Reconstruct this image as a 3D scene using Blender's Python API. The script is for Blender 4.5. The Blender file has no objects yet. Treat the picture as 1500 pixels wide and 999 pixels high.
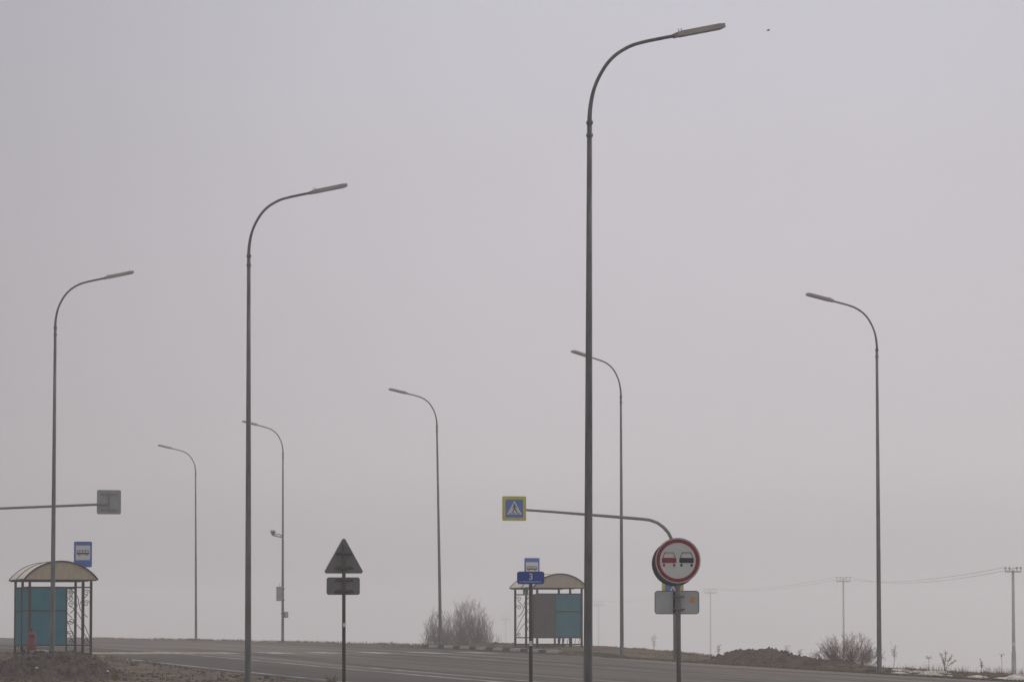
import bpy, math, random
from mathutils import Vector, Matrix, noise

R = math.radians
sc = bpy.context.scene
COL = sc.collection
random.seed(7)

# ------------------------------------------------------------------ camera
F = 6000.0                                  # focal length in photo pixels (1500 wide)
CX, CY, HZ = 750.0, 499.5, 930.0
TH = math.atan((HZ - CY) / F)
cam = bpy.data.cameras.new('camera'); camo = bpy.data.objects.new('camera', cam); COL.objects.link(camo)
cam.sensor_width = 36.0; cam.sensor_fit = 'HORIZONTAL'; cam.lens = 36.0 * F / 1500.0
cam.clip_start = 0.5; cam.clip_end = 6000
camo.location = (0, 0, 0); camo.rotation_euler = (math.pi / 2 + TH, 0, 0)
sc.camera = camo

def pt(u, v, Y):
    """the place at depth Y that the photograph shows at (u, v)"""
    xc = (u - CX) / F; yc = -(v - CY) / F
    d = Vector((xc, math.cos(TH) - yc * math.sin(TH), math.sin(TH) + yc * math.cos(TH)))
    return d * (Y / d.y)

# road frame: t across (to the far side), s along
PHI = math.atan2(0.255, 0.967)
CP, SP = math.cos(PHI), math.sin(PHI)
def w(t, s, z=0.0): return Vector((CP * t - SP * s, SP * t + CP * s, z))
def ts(x, y): return (CP * x + SP * y, -SP * x + CP * y)
def Yof(u, t): return t / (0.967 * (u - CX) / F + 0.255)

def interp(tab, x):
    if x <= tab[0][0]: return tab[0][1]
    for (a, va), (b, vb) in zip(tab, tab[1:]):
        if x <= b:
            k = (x - a) / (b - a)
            return va + (vb - va) * k
    return tab[-1][1]
def sm(a, b, x):
    k = max(0.0, min(1.0, (x - a) / (b - a))); return k * k * (3 - 2 * k)
ZR = [(-60, -1.75), (0, -1.68), (40, -1.50), (63, -1.38), (80, -1.23), (96, -1.08), (106, -0.97), (115, -0.87), (123, -0.765),
      (130, -0.69), (137, -0.61), (150, -0.51), (167, -0.425), (198, -0.33), (245, -0.24), (300, -0.21), (340, -0.3),
      (450, -1.2), (700, -4.5), (1600, -18)]
def zr(s):
    return (interp(ZR, s - 5) + interp(ZR, s - 2) + interp(ZR, s) + interp(ZR, s + 2) + interp(ZR, s + 5)) / 5
T0, T1 = 20.3, 36.5
PS0, PS1 = 133.0, 151.5
def ground(t, s, rough=True):
    z = zr(s)
    n = 0.0
    if rough:
        n = 0.05 * noise.noise(Vector((t * .5, s * .35, 1.3))) + 0.03 * noise.noise(Vector((t * 1.7, s * 1.3, 4.0)))
    if t > T1:
        o = t - T1
        wv = 6.3 - 3.2 * sm(146, 156, s)
        dz = -0.14 * (1 - sm(131, 141, s)) + .03 * sm(133, 145, s)
        k = sm(0.3, 2.5, o)
        z += dz * k + n * k
        z += .125 * sm(128.5, 133.2, s) * (1 - sm(151, 153.5, s)) * sm(36.6, 36.85, t) * (1 - sm(41.0, 42.5, t))
        if o > wv:
            q = o - wv
            fall = 0.24 * q if q < 5 else 1.2 + 0.032 * (min(q, 400) - 5)
            z -= fall
    elif t < T0:
        o = T0 - t
        k = sm(0.2, 1.6, o)
        z += n * k * 1.2
        z += 0.21 * sm(0.4, 1.8, o) * sm(103, 111, s) * (1 - sm(122, 128, s)) * (1 - sm(6, 9, o))
        z += 0.02 * k
        if o > 9: z -= 0.03 * (min(o, 150) - 9)
    else:
        z -= 0.06 * min(1, (t - T0) / .3, (T1 - t) / .3) + 0.0
    return z
def gxy(x, y, rough=True):
    t, s = ts(x, y); return ground(t, s, rough)

# ------------------------------------------------------------------ materials
MATS = {}
def mat(name, col, rough=.6, metal=0.0, var=.15, scale=6.0, bump=0.0, bscale=20.0, stretch=None, col2=None, spec=.25):
    if name in MATS: return MATS[name]
    m = bpy.data.materials.new(name); m.use_nodes = True
    nt = m.node_tree; b = nt.nodes['Principled BSDF']
    b.inputs['Roughness'].default_value = rough; b.inputs['Metallic'].default_value = metal; b.inputs['Specular IOR Level'].default_value = spec if rough < .8 else spec * .4
    tc = nt.nodes.new('ShaderNodeTexCoord'); src = tc.outputs['Object']
    if stretch:
        mp = nt.nodes.new('ShaderNodeMapping'); mp.inputs['Scale'].default_value = stretch
        nt.links.new(src, mp.inputs['Vector']); src = mp.outputs['Vector']
    nz = nt.nodes.new('ShaderNodeTexNoise'); nz.inputs['Scale'].default_value = scale
    nz.inputs['Detail'].default_value = 6; nz.inputs['Roughness'].default_value = .6
    nt.links.new(src, nz.inputs['Vector'])
    rp = nt.nodes.new('ShaderNodeValToRGB')
    c2 = col2 if col2 else tuple(min(1, c * (1 + var)) for c in col)
    c1 = col if col2 else tuple(c * (1 - var) for c in col)
    rp.color_ramp.elements[0].position = .35; rp.color_ramp.elements[1].position = .65
    rp.color_ramp.elements[0].color = (*c1, 1); rp.color_ramp.elements[1].color = (*c2, 1)
    nt.links.new(nz.outputs['Fac'], rp.inputs['Fac']); nt.links.new(rp.outputs['Color'], b.inputs['Base Color'])
    if bump:
        n2 = nt.nodes.new('ShaderNodeTexNoise'); n2.inputs['Scale'].default_value = bscale; n2.inputs['Detail'].default_value = 8
        nt.links.new(src, n2.inputs['Vector'])
        bp = nt.nodes.new('ShaderNodeBump'); bp.inputs['Strength'].default_value = bump; bp.inputs['Distance'].default_value = .05
        nt.links.new(n2.outputs['Fac'], bp.inputs['Height']); nt.links.new(bp.outputs['Normal'], b.inputs['Normal'])
    MATS[name] = m
    return m

galv = mat('galvanised_steel', (.075, .074, .071), .6, .15, 0, 2.4, stretch=(5, 5, .7), col2=(.165, .165, .16))
lampgrey = mat('lamp_housing_grey', (.34, .31, .28), .5, .0, .08, 4)
lens = mat('lamp_lens', (.23, .215, .19), .35, .0, .05, 9)
darkpole = mat('dark_weathered_pole', (.034, .027, .026), .75, .0, .3, 5)
midpole = mat('grey_painted_pole', (.13, .125, .125), .6, .1, .15, 4)
signback = mat('bare_sign_back', (.235, .245, .24), .55, .1, .10, 5)
plateback = mat('pale_sign_back', (.42, .44, .435), .55, .1, .08, 5)
signbackdark = mat('dull_sign_back', (.125, .13, .125), .55, .2, .12, 5)
clampm = mat('rusty_clamp', (.05, .035, .03), .8, .0, .3, 20)
white = mat('white_sign_face', (.60, .60, .59), .4, 0, .06, 5)
red = mat('red_sign_film', (.24, .001, .010), .7, 0, .08, 6, spec=.06)
black = mat('black_sign_film', (.004, .004, .004), .7, 0, .1, 6, spec=.06)
blue = mat('blue_sign_film', (.018, .11, .40), .6, 0, .1, 6, spec=.06)
deepblue = mat('deep_blue_sign_film', (.002, .045, .32), .7, 0, .1, 6, spec=.06)
palebl = mat('pale_blue_lettering', (.35, .45, .62), .5, 0, .1, 6)
yellow = mat('yellow_green_sign_film', (.50, .46, .035), .6, 0, .12, 6, spec=.06)
orange = mat('orange_sticker', (.65, .28, .03), .5, 0, .15, 30)
teal = mat('teal_polycarbonate', (.002, .150, .192), .75, 0, .14, 2.2, spec=.08)
tealold = mat('faded_teal_polycarbonate', (.012, .150, .180), .75, 0, .12, 2.2, spec=.08)
cream = mat('cream_roof_sheet', (.76, .69, .58), .55, 0, .10, 3)
beige = mat('beige_gable_sheet', (.43, .36, .25), .6, 0, .10, 3, stretch=(12, 12, 1))
iron = mat('brown_iron_frame', (.022, .015, .015), .7, .0, .25, 8, spec=.1)
brownpanel = mat('brown_board', (.065, .05, .047), .7, 0, .18, 2.5)
palebench = mat('pale_bench_plank', (.42, .40, .37), .7, 0, .15, 5)
binred = mat('faded_red_paint', (.20, .034, .028), .7, 0, .35, 7, spec=.06)
cabin = mat('cabinet_grey', (.30, .31, .31), .5, .1, .1, 4)
concrete = mat('concrete', (.24, .235, .225), .85, 0, .2, 7, bump=.3, bscale=30)
wood = mat('weathered_post', (.36, .345, .325), .85, 0, .25, 5, stretch=(6, 6, .7))
palewood = mat('pale_concrete_footing', (.36, .35, .34), .85, 0, .2, 5)
wirem = mat('wire', (.05, .05, .05), .6, .3, .1, 5)
twig = mat('bare_twig_bark', (.160, .112, .092), .85, 0, .3, 10)
twig2 = mat('reddish_twig_bark', (.15, .088, .066), .85, 0, .3, 10)
weed = mat('dead_weed', (.12, .09, .055), .85, 0, .35, 14)
dirt = mat('turned_soil', (.032, .0225, .017), .95, 0, 0, 3.2, bump=1.0, bscale=11, col2=(.098, .071, .054))
dirt2 = mat('dry_brown_soil', (.050, .034, .023), .95, 0, 0, 2.8, bump=.9, bscale=14, col2=(.130, .090, .061))
snow = mat('old_snow', (.34, .29, .25), .8, 0, 0, 2.2, bump=.4, bscale=10, col2=(.70, .65, .60))
plasticw = mat('white_plastic', (.75, .75, .75), .4, 0, .08, 8)
kerbw = mat('white_kerb_paint', (.30, .285, .26), .8, 0, 0, 5, col2=(.44, .42, .39))
kerbb = mat('black_kerb_paint', (.05, .048, .045), .8, 0, .4, 5)
grassm = mat('dry_grass', (.10, .074, .036), .9, 0, 0, .9, col2=(.19, .145, .08))
grassg = mat('green_grass', (.07, .075, .025), .9, 0, 0, .9, col2=(.15, .14, .06))
birdm = mat('bird_feathers', (.16, .15, .15), .8, 0, .3, 30)

def road_mat():
    m = bpy.data.materials.new('asphalt'); m.use_nodes = True; nt = m.node_tree; b = nt.nodes['Principled BSDF']
    L = nt.links.new
    tc = nt.nodes.new('ShaderNodeTexCoord')
    sx = nt.nodes.new('ShaderNodeSeparateXYZ'); L(tc.outputs['Object'], sx.inputs[0])
    # long streaks left by tyres: noise stretched along the road
    mp = nt.nodes.new('ShaderNodeMapping'); mp.inputs['Scale'].default_value = (1.0, .018, 1); L(tc.outputs['Object'], mp.inputs['Vector'])
    n1 = nt.nodes.new('ShaderNodeTexNoise'); n1.inputs['Scale'].default_value = 1.15; n1.inputs['Detail'].default_value = 4; L(mp.outputs[0], n1.inputs['Vector'])
    r1 = nt.nodes.new('ShaderNodeValToRGB'); # a second, finer set of streaks on top
    mp5 = nt.nodes.new('ShaderNodeMapping'); mp5.inputs['Scale'].default_value = (3.2, .03, 1); L(tc.outputs['Object'], mp5.inputs['Vector'])
    n5 = nt.nodes.new('ShaderNodeTexNoise'); n5.inputs['Scale'].default_value = 1.0; n5.inputs['Detail'].default_value = 3; L(mp5.outputs[0], n5.inputs['Vector'])
    av = nt.nodes.new('ShaderNodeMix'); av.data_type = 'FLOAT'; av.inputs[0].default_value = .35; L(n1.outputs['Fac'], av.inputs[2]); L(n5.outputs['Fac'], av.inputs[3])
    L(av.outputs[0], r1.inputs['Fac'])
    r1.color_ramp.elements[0].position = .41; r1.color_ramp.elements[0].color = (.042, .035, .028, 1)
    r1.color_ramp.elements[1].position = .60; r1.color_ramp.elements[1].color = (.155, .131, .107, 1)
    # newer darker asphalt on the near pocket lane
    r2 = nt.nodes.new('ShaderNodeMapRange'); r2.inputs['From Min'].default_value = 24.05; r2.inputs['From Max'].default_value = 24.25; L(sx.outputs['X'], r2.inputs['Value'])
    n2 = nt.nodes.new('ShaderNodeTexNoise'); n2.inputs['Scale'].default_value = .5; n2.inputs['Detail'].default_value = 8
    mp2 = nt.nodes.new('ShaderNodeMapping'); mp2.inputs['Scale'].default_value = (1, .2, 1); L(tc.outputs['Object'], mp2.inputs['Vector']); L(mp2.outputs[0], n2.inputs['Vector'])
    r3 = nt.nodes.new('ShaderNodeValToRGB'); L(n2.outputs['Fac'], r3.inputs['Fac'])
    r3.color_ramp.elements[0].position = .3; r3.color_ramp.elements[0].color = (.044, .036, .030, 1)
    r3.color_ramp.elements[1].position = .75; r3.color_ramp.elements[1].color = (.088, .073, .061, 1)
    mx = nt.nodes.new('ShaderNodeMix'); mx.data_type = 'RGBA'
    L(r2.outputs[0], mx.inputs['Factor']); L(r3.outputs[0], mx.inputs['A']); L(r1.outputs[0], mx.inputs['B'])
    # grit and stains
    n3 = nt.nodes.new('ShaderNodeTexNoise'); n3.inputs['Scale'].default_value = 9; n3.inputs['Detail'].default_value = 8; L(tc.outputs['Object'], n3.inputs['Vector'])
    r4 = nt.nodes.new('ShaderNodeMapRange'); r4.inputs['To Min'].default_value = .7; r4.inputs['To Max'].default_value = 1.3; L(n3.outputs['Fac'], r4.inputs['Value'])
    ml = nt.nodes.new('ShaderNodeMix'); ml.data_type = 'RGBA'; ml.blend_type = 'MULTIPLY'; ml.inputs['Factor'].default_value = 1
    L(mx.outputs['Result'], ml.inputs['A']); L(r4.outputs[0], ml.inputs['B'])
    # dusty brown margins
    L(ml.outputs['Result'], b.inputs['Base Color'])
    b.inputs['Roughness'].default_value = .85; b.inputs['Specular IOR Level'].default_value = .12
    bp = nt.nodes.new('ShaderNodeBump'); bp.inputs['Strength'].default_value = .25; bp.inputs['Distance'].default_value = .01
    n4 = nt.nodes.new('ShaderNodeTexNoise'); n4.inputs['Scale'].default_value = 60; L(tc.outputs['Object'], n4.inputs['Vector']); L(n4.outputs['Fac'], bp.inputs['Height']); L(bp.outputs[0], b.inputs['Normal'])
    return m
asphalt = road_mat()

def ground_mat():
    m = bpy.data.materials.new('soil_and_dry_grass'); m.use_nodes = True; nt = m.node_tree; b = nt.nodes['Principled BSDF']
    L = nt.links.new
    tc = nt.nodes.new('ShaderNodeTexCoord')
    sx = nt.nodes.new('ShaderNodeSeparateXYZ'); L(tc.outputs['Object'], sx.inputs[0])
    def nz(scale, d=6, st=None):
        n = nt.nodes.new('ShaderNodeTexNoise'); n.inputs['Scale'].default_value = scale; n.inputs['Detail'].default_value = d
        if st:
            mp = nt.nodes.new('ShaderNodeMapping'); mp.inputs['Scale'].default_value = st; L(tc.outputs['Object'], mp.inputs['Vector']); L(mp.outputs[0], n.inputs['Vector'])
        else: L(tc.outputs['Object'], n.inputs['Vector'])
        return n
    def ramp(n, p0, c0, p1, c1):
        r = nt.nodes.new('ShaderNodeValToRGB'); L(n.outputs['Fac'], r.inputs['Fac'])
        r.color_ramp.elements[0].position = p0; r.color_ramp.elements[0].color = (*c0, 1)
        r.color_ramp.elements[1].position = p1; r.color_ramp.elements[1].color = (*c1, 1); return r
    soil = ramp(nz(1.3, 9), .3, (.060, .044, .031), .7, (.165, .126, .092))
    gr = ramp(nz(.8, 9, (1, .5, 1)), .3, (.070, .050, .028), .7, (.145, .108, .062))
    side = nt.nodes.new('ShaderNodeMapRange'); side.inputs['From Min'].default_value = 27; side.inputs['From Max'].default_value = 29; L(sx.outputs['X'], side.inputs['Value'])
    nm = ramp(nz(.35, 6), .46, (0, 0, 0), .6, (1, 1, 1))
    mxf = nt.nodes.new('ShaderNodeMath'); mxf.operation = 'MULTIPLY_ADD'; mxf.use_clamp = True
    L(nm.outputs[0], mxf.inputs[0]); mxf.inputs[1].default_value = .35
    sc_ = nt.nodes.new('ShaderNodeMath'); sc_.operation = 'MULTIPLY'; L(side.outputs[0], sc_.inputs[0]); sc_.inputs[1].default_value = .8
    L(sc_.outputs[0], mxf.inputs[2])
    mx = nt.nodes.new('ShaderNodeMix'); mx.data_type = 'RGBA'
    L(mxf.outputs[0], mx.inputs['Factor']); L(soil.outputs[0], mx.inputs['A']); L(gr.outputs[0], mx.inputs['B'])
    L(mx.outputs['Result'], b.inputs['Base Color']); b.inputs['Roughness'].default_value = .95; b.inputs['Specular IOR Level'].default_value = .05
    bp = nt.nodes.new('ShaderNodeBump'); bp.inputs['Strength'].default_value = .8; bp.inputs['Distance'].default_value = .08
    n4 = nz(7, 9); L(n4.outputs['Fac'], bp.inputs['Height']); L(bp.outputs[0], b.inputs['Normal'])
    return m
soilm = ground_mat()

def paint_mat(name, col, wear):
    m = bpy.data.materials.new(name); m.use_nodes = True; nt = m.node_tree; b = nt.nodes['Principled BSDF']; L = nt.links.new
    tc = nt.nodes.new('ShaderNodeTexCoord')
    mp = nt.nodes.new('ShaderNodeMapping'); mp.inputs['Scale'].default_value = (3, .35, 1); L(tc.outputs['Object'], mp.inputs['Vector'])
    n = nt.nodes.new('ShaderNodeTexNoise'); n.inputs['Scale'].default_value = 1.6; n.inputs['Detail'].default_value = 9; L(mp.outputs[0], n.inputs['Vector'])
    r = nt.nodes.new('ShaderNodeValToRGB'); L(n.outputs['Fac'], r.inputs['Fac'])
    r.color_ramp.elements[0].position = wear; r.color_ramp.elements[0].color = (.085, .08, .075, 1)
    r.color_ramp.elements[1].position = wear + .25; r.color_ramp.elements[1].color = (*col, 1)
    L(r.outputs[0], b.inputs['Base Color']); b.inputs['Roughness'].default_value = .8; b.inputs['Specular IOR Level'].default_value = .15
    return m
paintw = paint_mat('worn_white_road_paint', (.42, .41, .39), .33)
paintw2 = paint_mat('very_worn_white_road_paint', (.36, .35, .33), .42)
painty = paint_mat('worn_yellow_road_paint', (.42, .33, .17), .32)

# ------------------------------------------------------------------ mesh builder
class MB:
    def __init__(s): s.v = []; s.f = []; s.m = []; s.mi = 0
    def add(s, vs, fs, mi=None):
        o = len(s.v); s.v += [tuple(p) for p in vs]
        s.f += [tuple(i + o for i in f) for f in fs]; s.m += [s.mi if mi is None else mi] * len(fs)
    def box(s, c, d, M=None, mi=None, bev=0.0):
        x, y, z = d[0] / 2, d[1] / 2, d[2] / 2
        vs = [Vector((a * x, b_ * y, c_ * z)) for c_ in (-1, 1) for b_ in (-1, 1) for a in (-1, 1)]
        if M: vs = [M @ v for v in vs]
        vs = [v + Vector(c) for v in vs]
        s.add(vs, [(0, 2, 3, 1), (4, 5, 7, 6), (0, 1, 5, 4), (2, 6, 7, 3), (0, 4, 6, 2), (1, 3, 7, 5)], mi)
    def tube(s, pts, r, n=8, cap=True, mi=None):
        pts = [Vector(p) for p in pts]; rs = r if isinstance(r, (list, tuple)) else [r] * len(pts)
        vs = []; fs = []; up = None
        for i, p in enumerate(pts):
            d = (pts[min(i + 1, len(pts) - 1)] - pts[max(i - 1, 0)])
            d = d.normalized() if d.length > 1e-9 else Vector((0, 0, 1))
            if up is None: up = d.orthogonal().normalized()
            else:
                up = up - d * up.dot(d)
                up = up.normalized() if up.length > 1e-6 else d.orthogonal().normalized()
            q = d.cross(up)
            for k in range(n):
                a = 2 * math.pi * k / n
                vs.append(p + (up * math.cos(a) + q * math.sin(a)) * rs[i])
        for i in range(len(pts) - 1):
            for k in range(n):
                a = i * n + k; b_ = i * n + (k + 1) % n
                fs.append((a, b_, b_ + n, a + n))
        if cap:
            fs.append(tuple(range(n - 1, -1, -1))); e = (len(pts) - 1) * n; fs.append(tuple(range(e, e + n)))
        s.add(vs, fs, mi)
    def plate(s, poly, y0, y1, M=None, mi=None):
        """outline in x,z extruded along y from y0 to y1"""
        n = len(poly)
        vs = [Vector((p[0], y0, p[1])) for p in poly] + [Vector((p[0], y1, p[1])) for p in poly]
        if M: vs = [M @ v for v in vs]
        fs = [tuple(range(n)), tuple(range(2 * n - 1, n - 1, -1))] + [(i, i + n, (i + 1) % n + n, (i + 1) % n) for i in range(n)]
        s.add(vs, fs, mi)
    def build(s, name, mats, parent=None, smooth=False, loc=None, rot=None):
        me = bpy.data.meshes.new(name); me.from_pydata(s.v, [], s.f); me.validate(); me.update()
        mats = mats if isinstance(mats, (list, tuple)) else [mats]
        for m in mats: me.materials.append(m)
        if len(mats) > 1:
            for p, i in zip(me.polygons, s.m): p.material_index = i
        import bmesh
        bm = bmesh.new(); bm.from_mesh(me); bmesh.ops.recalc_face_normals(bm, faces=bm.faces); bm.to_mesh(me); bm.free()
        if smooth: me.shade_smooth() if hasattr(me, 'shade_smooth') else None
        o = bpy.data.objects.new(name, me); COL.objects.link(o)
        if parent: o.parent = parent
        if loc is not None: o.location = loc
        if rot is not None: o.rotation_euler = rot
        return o

def tag(o, label=None, cat=None, group=None, kind=None):
    if label: o['label'] = label
    if cat: o['category'] = cat
    if group: o['group'] = group
    if kind: o['kind'] = kind
    return o
def thing(name, label, cat, loc, rz=0.0, group=None):
    o = bpy.data.objects.new(name, None); COL.objects.link(o); o.empty_display_size = .3
    o.location = loc; o.rotation_euler = (0, 0, rz)
    return tag(o, label, cat, group)
def struct(o): o['kind'] = 'structure'; return o
def stuff(o): o['kind'] = 'stuff'; return o
def copy_tree(o, parent=None):
    c = o.copy(); COL.objects.link(c)
    if parent: c.parent = parent
    for ch in list(o.children): copy_tree(ch, c)
    return c
def rrect(wd, ht, r=.04, n=4, cx=0, cz=0):
    out = []
    for (sx_, sz_, a0) in ((1, 1, 0), (-1, 1, 90), (-1, -1, 180), (1, -1, 270)):
        for k in range(n + 1):
            a = R(a0 + 90 * k / n)
            out.append((cx + sx_ * (wd / 2 - r) + r * math.cos(a), cz + sz_ * (ht / 2 - r) + r * math.sin(a)))
    return out
def disc(r, n=48, cx=0, cz=0): return [(cx + r * math.cos(2 * math.pi * k / n), cz + r * math.sin(2 * math.pi * k / n)) for k in range(n)]
def ring(mb, ro, ri, y0, y1, n=48):
    vs = []; fs = []
    for k in range(n):
        a = 2 * math.pi * k / n
        for (r_, y) in ((ro, y0), (ri, y0), (ro, y1), (ri, y1)): vs.append((r_ * math.cos(a), y, r_ * math.sin(a)))
    for k in range(n):
        a = 4 * k; b_ = 4 * ((k + 1) % n)
        fs += [(a, b_, b_ + 1, a + 1), (a + 2, a + 3, b_ + 3, b_ + 2), (a, a + 2, b_ + 2, b_), (a + 1, b_ + 1, b_ + 3, a + 3)]
    mb.add(vs, fs)
def stroke(mb, a, b, wd, y0, y1):
    a = Vector((a[0], 0, a[1])); b = Vector((b[0], 0, b[1])); d = (b - a).normalized(); q = Vector((-d.z, 0, d.x)) * wd / 2
    mb.plate([((p).x, (p).z) for p in (a - q, b - q, b + q, a + q)], y0, y1)

# ------------------------------------------------------------------ setting
def graded(a, b, fine0, fine1, df, dc):
    xs = []; x = a
    while x < b:
        xs.append(x)
        if fine0 <= x < fine1: x += df
        else:
            dist = max(fine0 - x, x - fine1, 0); st = min(dc, df + dist * .12)
            x = min(x + st, fine0) if x < fine0 and x + st > fine0 else x + st
    xs.append(b); return xs
mb = MB()
TS = graded(-160, 640, 8, 46, .5, 40)
for e in (T0, T0 + .3, T1, T1 - .3, T1 + .36): TS.append(e)
TS = sorted(TS)
SS = graded(-60, 1500, 84, 165, .6, 60)
for s_ in SS:
    for t_ in TS: mb.v.append((t_, s_, ground(t_, s_)))
nT = len(TS)
for i in range(len(SS) - 1):
    for j in range(nT - 1):
        a = i * nT + j; mb.f.append((a, a + 1, a + nT + 1, a + nT)); mb.m.append(0)
go = mb.build('ground', soilm, smooth=True, rot=(0, 0, PHI)); struct(go)

mb = MB()
RS = graded(-60, 700, 60, 320, 1.5, 20)
wob = [(T0 + .12 * noise.noise(Vector((s_ * .5, 7, 0))) + .05 * noise.noise(Vector((s_ * 2.1, 3, 0))),
        T1 + .12 * noise.noise(Vector((s_ * .5, 17, 0))) + .05 * noise.noise(Vector((s_ * 2.3, 31, 0)))) for s_ in RS]
for s_, (a, b) in zip(RS, wob):
    z = zr(s_)
    for t_ in (a - .05, a, a + 1, 28, b - 1, b, b + .05): mb.v.append((t_, s_, z + (0.012 if a <= t_ <= b else -.05)))
for i in range(len(RS) - 1):
    for j in range(6):
        a = i * 7 + j; mb.f.append((a, a + 1, a + 8, a + 7)); mb.m.append(0)
struct(mb.build('road', asphalt, rot=(0, 0, PHI)))

def strip(mb, t0, t1, s0, s1, lift=.018, mi=0):
    n = max(1, int((s1 - s0) / 1.5)); vs = []; fs = []
    for i in range(n + 1):
        s_ = s0 + (s1 - s0) * i / n
        # follow the road mesh exactly (linear between its rows)
        z = interp(RZ, s_) + lift
        vs += [(t0, s_, z), (t1, s_, z)]
        if i: k = 2 * i; fs.append((k - 2, k - 1, k + 1, k))
    mb.add(vs, fs, mi)
RZ = [(s_, zr(s_)) for s_ in RS]
mb = MB()
strip(mb, 20.62, 20.78, 60, 134.5); strip(mb, 20.9, 21.06, 139.5, 300)              # near edge line
strip(mb, 24.15, 24.31, 60, 134.5); strip(mb, 24.45, 24.6, 139.5, 300)              # solid line
strip(mb, 25.15, 25.29, 60, 111)                                                   # second line
struct(mb.build('road_marking', paintw, rot=(0, 0, PHI)))
mb = MB()
strip(mb, 31.92, 32.08, 60, 98.5); strip(mb, 105.5, 118.5, 0, 0) if False else strip(mb, 31.92, 32.08, 105.5, 118.5)
strip(mb, 31.92, 32.08, 120.5, 124.5); strip(mb, 31.92, 32.08, 126.5, 131)
s_ = 142
while s_ < 290: strip(mb, 31.9, 32.1, s_, s_ + 4); s_ += 8
struct(mb.build('road_marking', paintw2, rot=(0, 0, PHI)))
mb = MB()
t_ = 25.6
while t_ < 36: strip(mb, t_, t_ + .82, 135, 139, mi=0); t_ += 1.78
t_ = 20.75; k = 0
while t_ < 25.2: strip(mb, t_, t_ + .52, 135, 139, mi=1 if k % 3 else 0); t_ += .53; k += 1
struct(mb.build('crosswalk_marking', [paintw, painty], rot=(0, 0, PHI)))

# painted kerb of the bus stop on the far side
mb = MB(); s_ = PS0; k = 0
while s_ < PS1:
    ln = 1.42 if k % 2 == 0 else 1.0
    z = zr(s_ + ln / 2)
    zz = random.uniform(-.012, .012)
    for q in (0,):
        x0, x1, y0, y1 = 36.62, 36.84, s_ + .012, s_ + ln - .012
        za, zb = zr(y0), zr(y1)
        vs = [(x0, y0, za - .05), (x1, y0, za - .05), (x1, y1, zb - .05), (x0, y1, zb - .05),
              (x0 + .03, y0, za + .15 + zz), (x1, y0, za + .15 + zz), (x1, y1, zb + .15 + zz), (x0 + .03, y1, zb + .15 + zz)]
        mb.add(vs, [(0, 3, 2, 1), (4, 5, 6, 7), (0, 1, 5, 4), (1, 2, 6, 5), (2, 3, 7, 6), (3, 0, 4, 7)], k % 2)
    s_ += ln; k += 1
struct(mb.build('kerb', [kerbw, kerbb], rot=(0, 0, PHI)))

# ------------------------------------------------------------------ street lamps
LH = 8.6
def make_lamp():
    root = thing('street_lamp', 'x', 'street lamp', (0, 0, 0), 0, 'street lamps along both sides of the road')
    mb = MB(); mb.tube([(0, 0, -.25), (0, 0, .0), (0, 0, LH * .5), (0, 0, LH)], [.066, .066, .051, .036], 12); mb.build('pole', galv, root, True)
    mb = MB(); mb.tube([(0, 0, -.06), (0, 0, .05)], .20, 12); mb.tube([(0, 0, .03), (0, 0, .10)], .085, 12); mb.build('base_flange', galv, root)
    for z in (LH - .19, LH - .01):
        mb = MB(); mb.tube([(0, 0, z - .01), (0, 0, z + .008)], .050, 12)
        for k in range(4):
            a = R(45 + 90 * k); mb.tube([(.044 * math.cos(a), .044 * math.sin(a), z - .026), (.044 * math.cos(a), .044 * math.sin(a), z + .026)], .006, 6)
        mb.build('flange', galv, root)
    P = [(0, -.02), (.0, .08), (.012, .22), (.04, .38), (.09, .54), (.165, .695), (.26, .84), (.37, .955), (.50, 1.045), (.64, 1.115), (.80, 1.165), (.98, 1.209), (1.24, 1.268)]
    pp = [Vector((x, 0, LH + z)) for x, z in P]; sp = []
    for i in range(len(pp) - 1):
        a0, a1_, a2, a3 = pp[max(i - 1, 0)], pp[i], pp[i + 1], pp[min(i + 2, len(pp) - 1)]
        for k in range(4):
            f = k / 4; sp.append(.5 * (2 * a1_ + (a2 - a0) * f + (2 * a0 - 5 * a1_ + 4 * a2 - a3) * f * f + (3 * a1_ - a0 - 3 * a2 + a3) * f ** 3))
    sp.append(pp[-1])
    mb = MB(); mb.tube(sp, [max(.025, .034 - .0006 * k) for k in range(len(sp))], 12); mb.build('arm', galv, root, True)
    a = math.atan2(.158, .70); M = Matrix.Rotation(-a, 4, 'Y')
    lum = MB(); c = Vector((1.26, 0, LH + 1.273)); ax = Vector((math.cos(a), 0, math.sin(a))); nrm = Vector((-math.sin(a), 0, math.cos(a)))
    lum.box(c + ax * .36 + nrm * .006, (.72, .22, .062), M)
    lum.box(c + ax * .37 + nrm * .0415, (.60, .17, .011), M)
    lum.box(c + ax * .0 - nrm * .001, (.06, .10, .064), M)
    lo = lum.build('luminaire', lampgrey, root)
    ls = MB(); ls.box(c + ax * .38 - nrm * .029, (.62, .18, .010), M); ls.build('lens_panel', lens, lo)
    for x_ in (.06, .10): te = MB(); te.tube([c + ax * x_ + nrm * .03, c + ax * x_ + nrm * .085], .007, 6); te.build('terminal', lampgrey, lo)
    return root
lamp0 = make_lamp()
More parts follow.
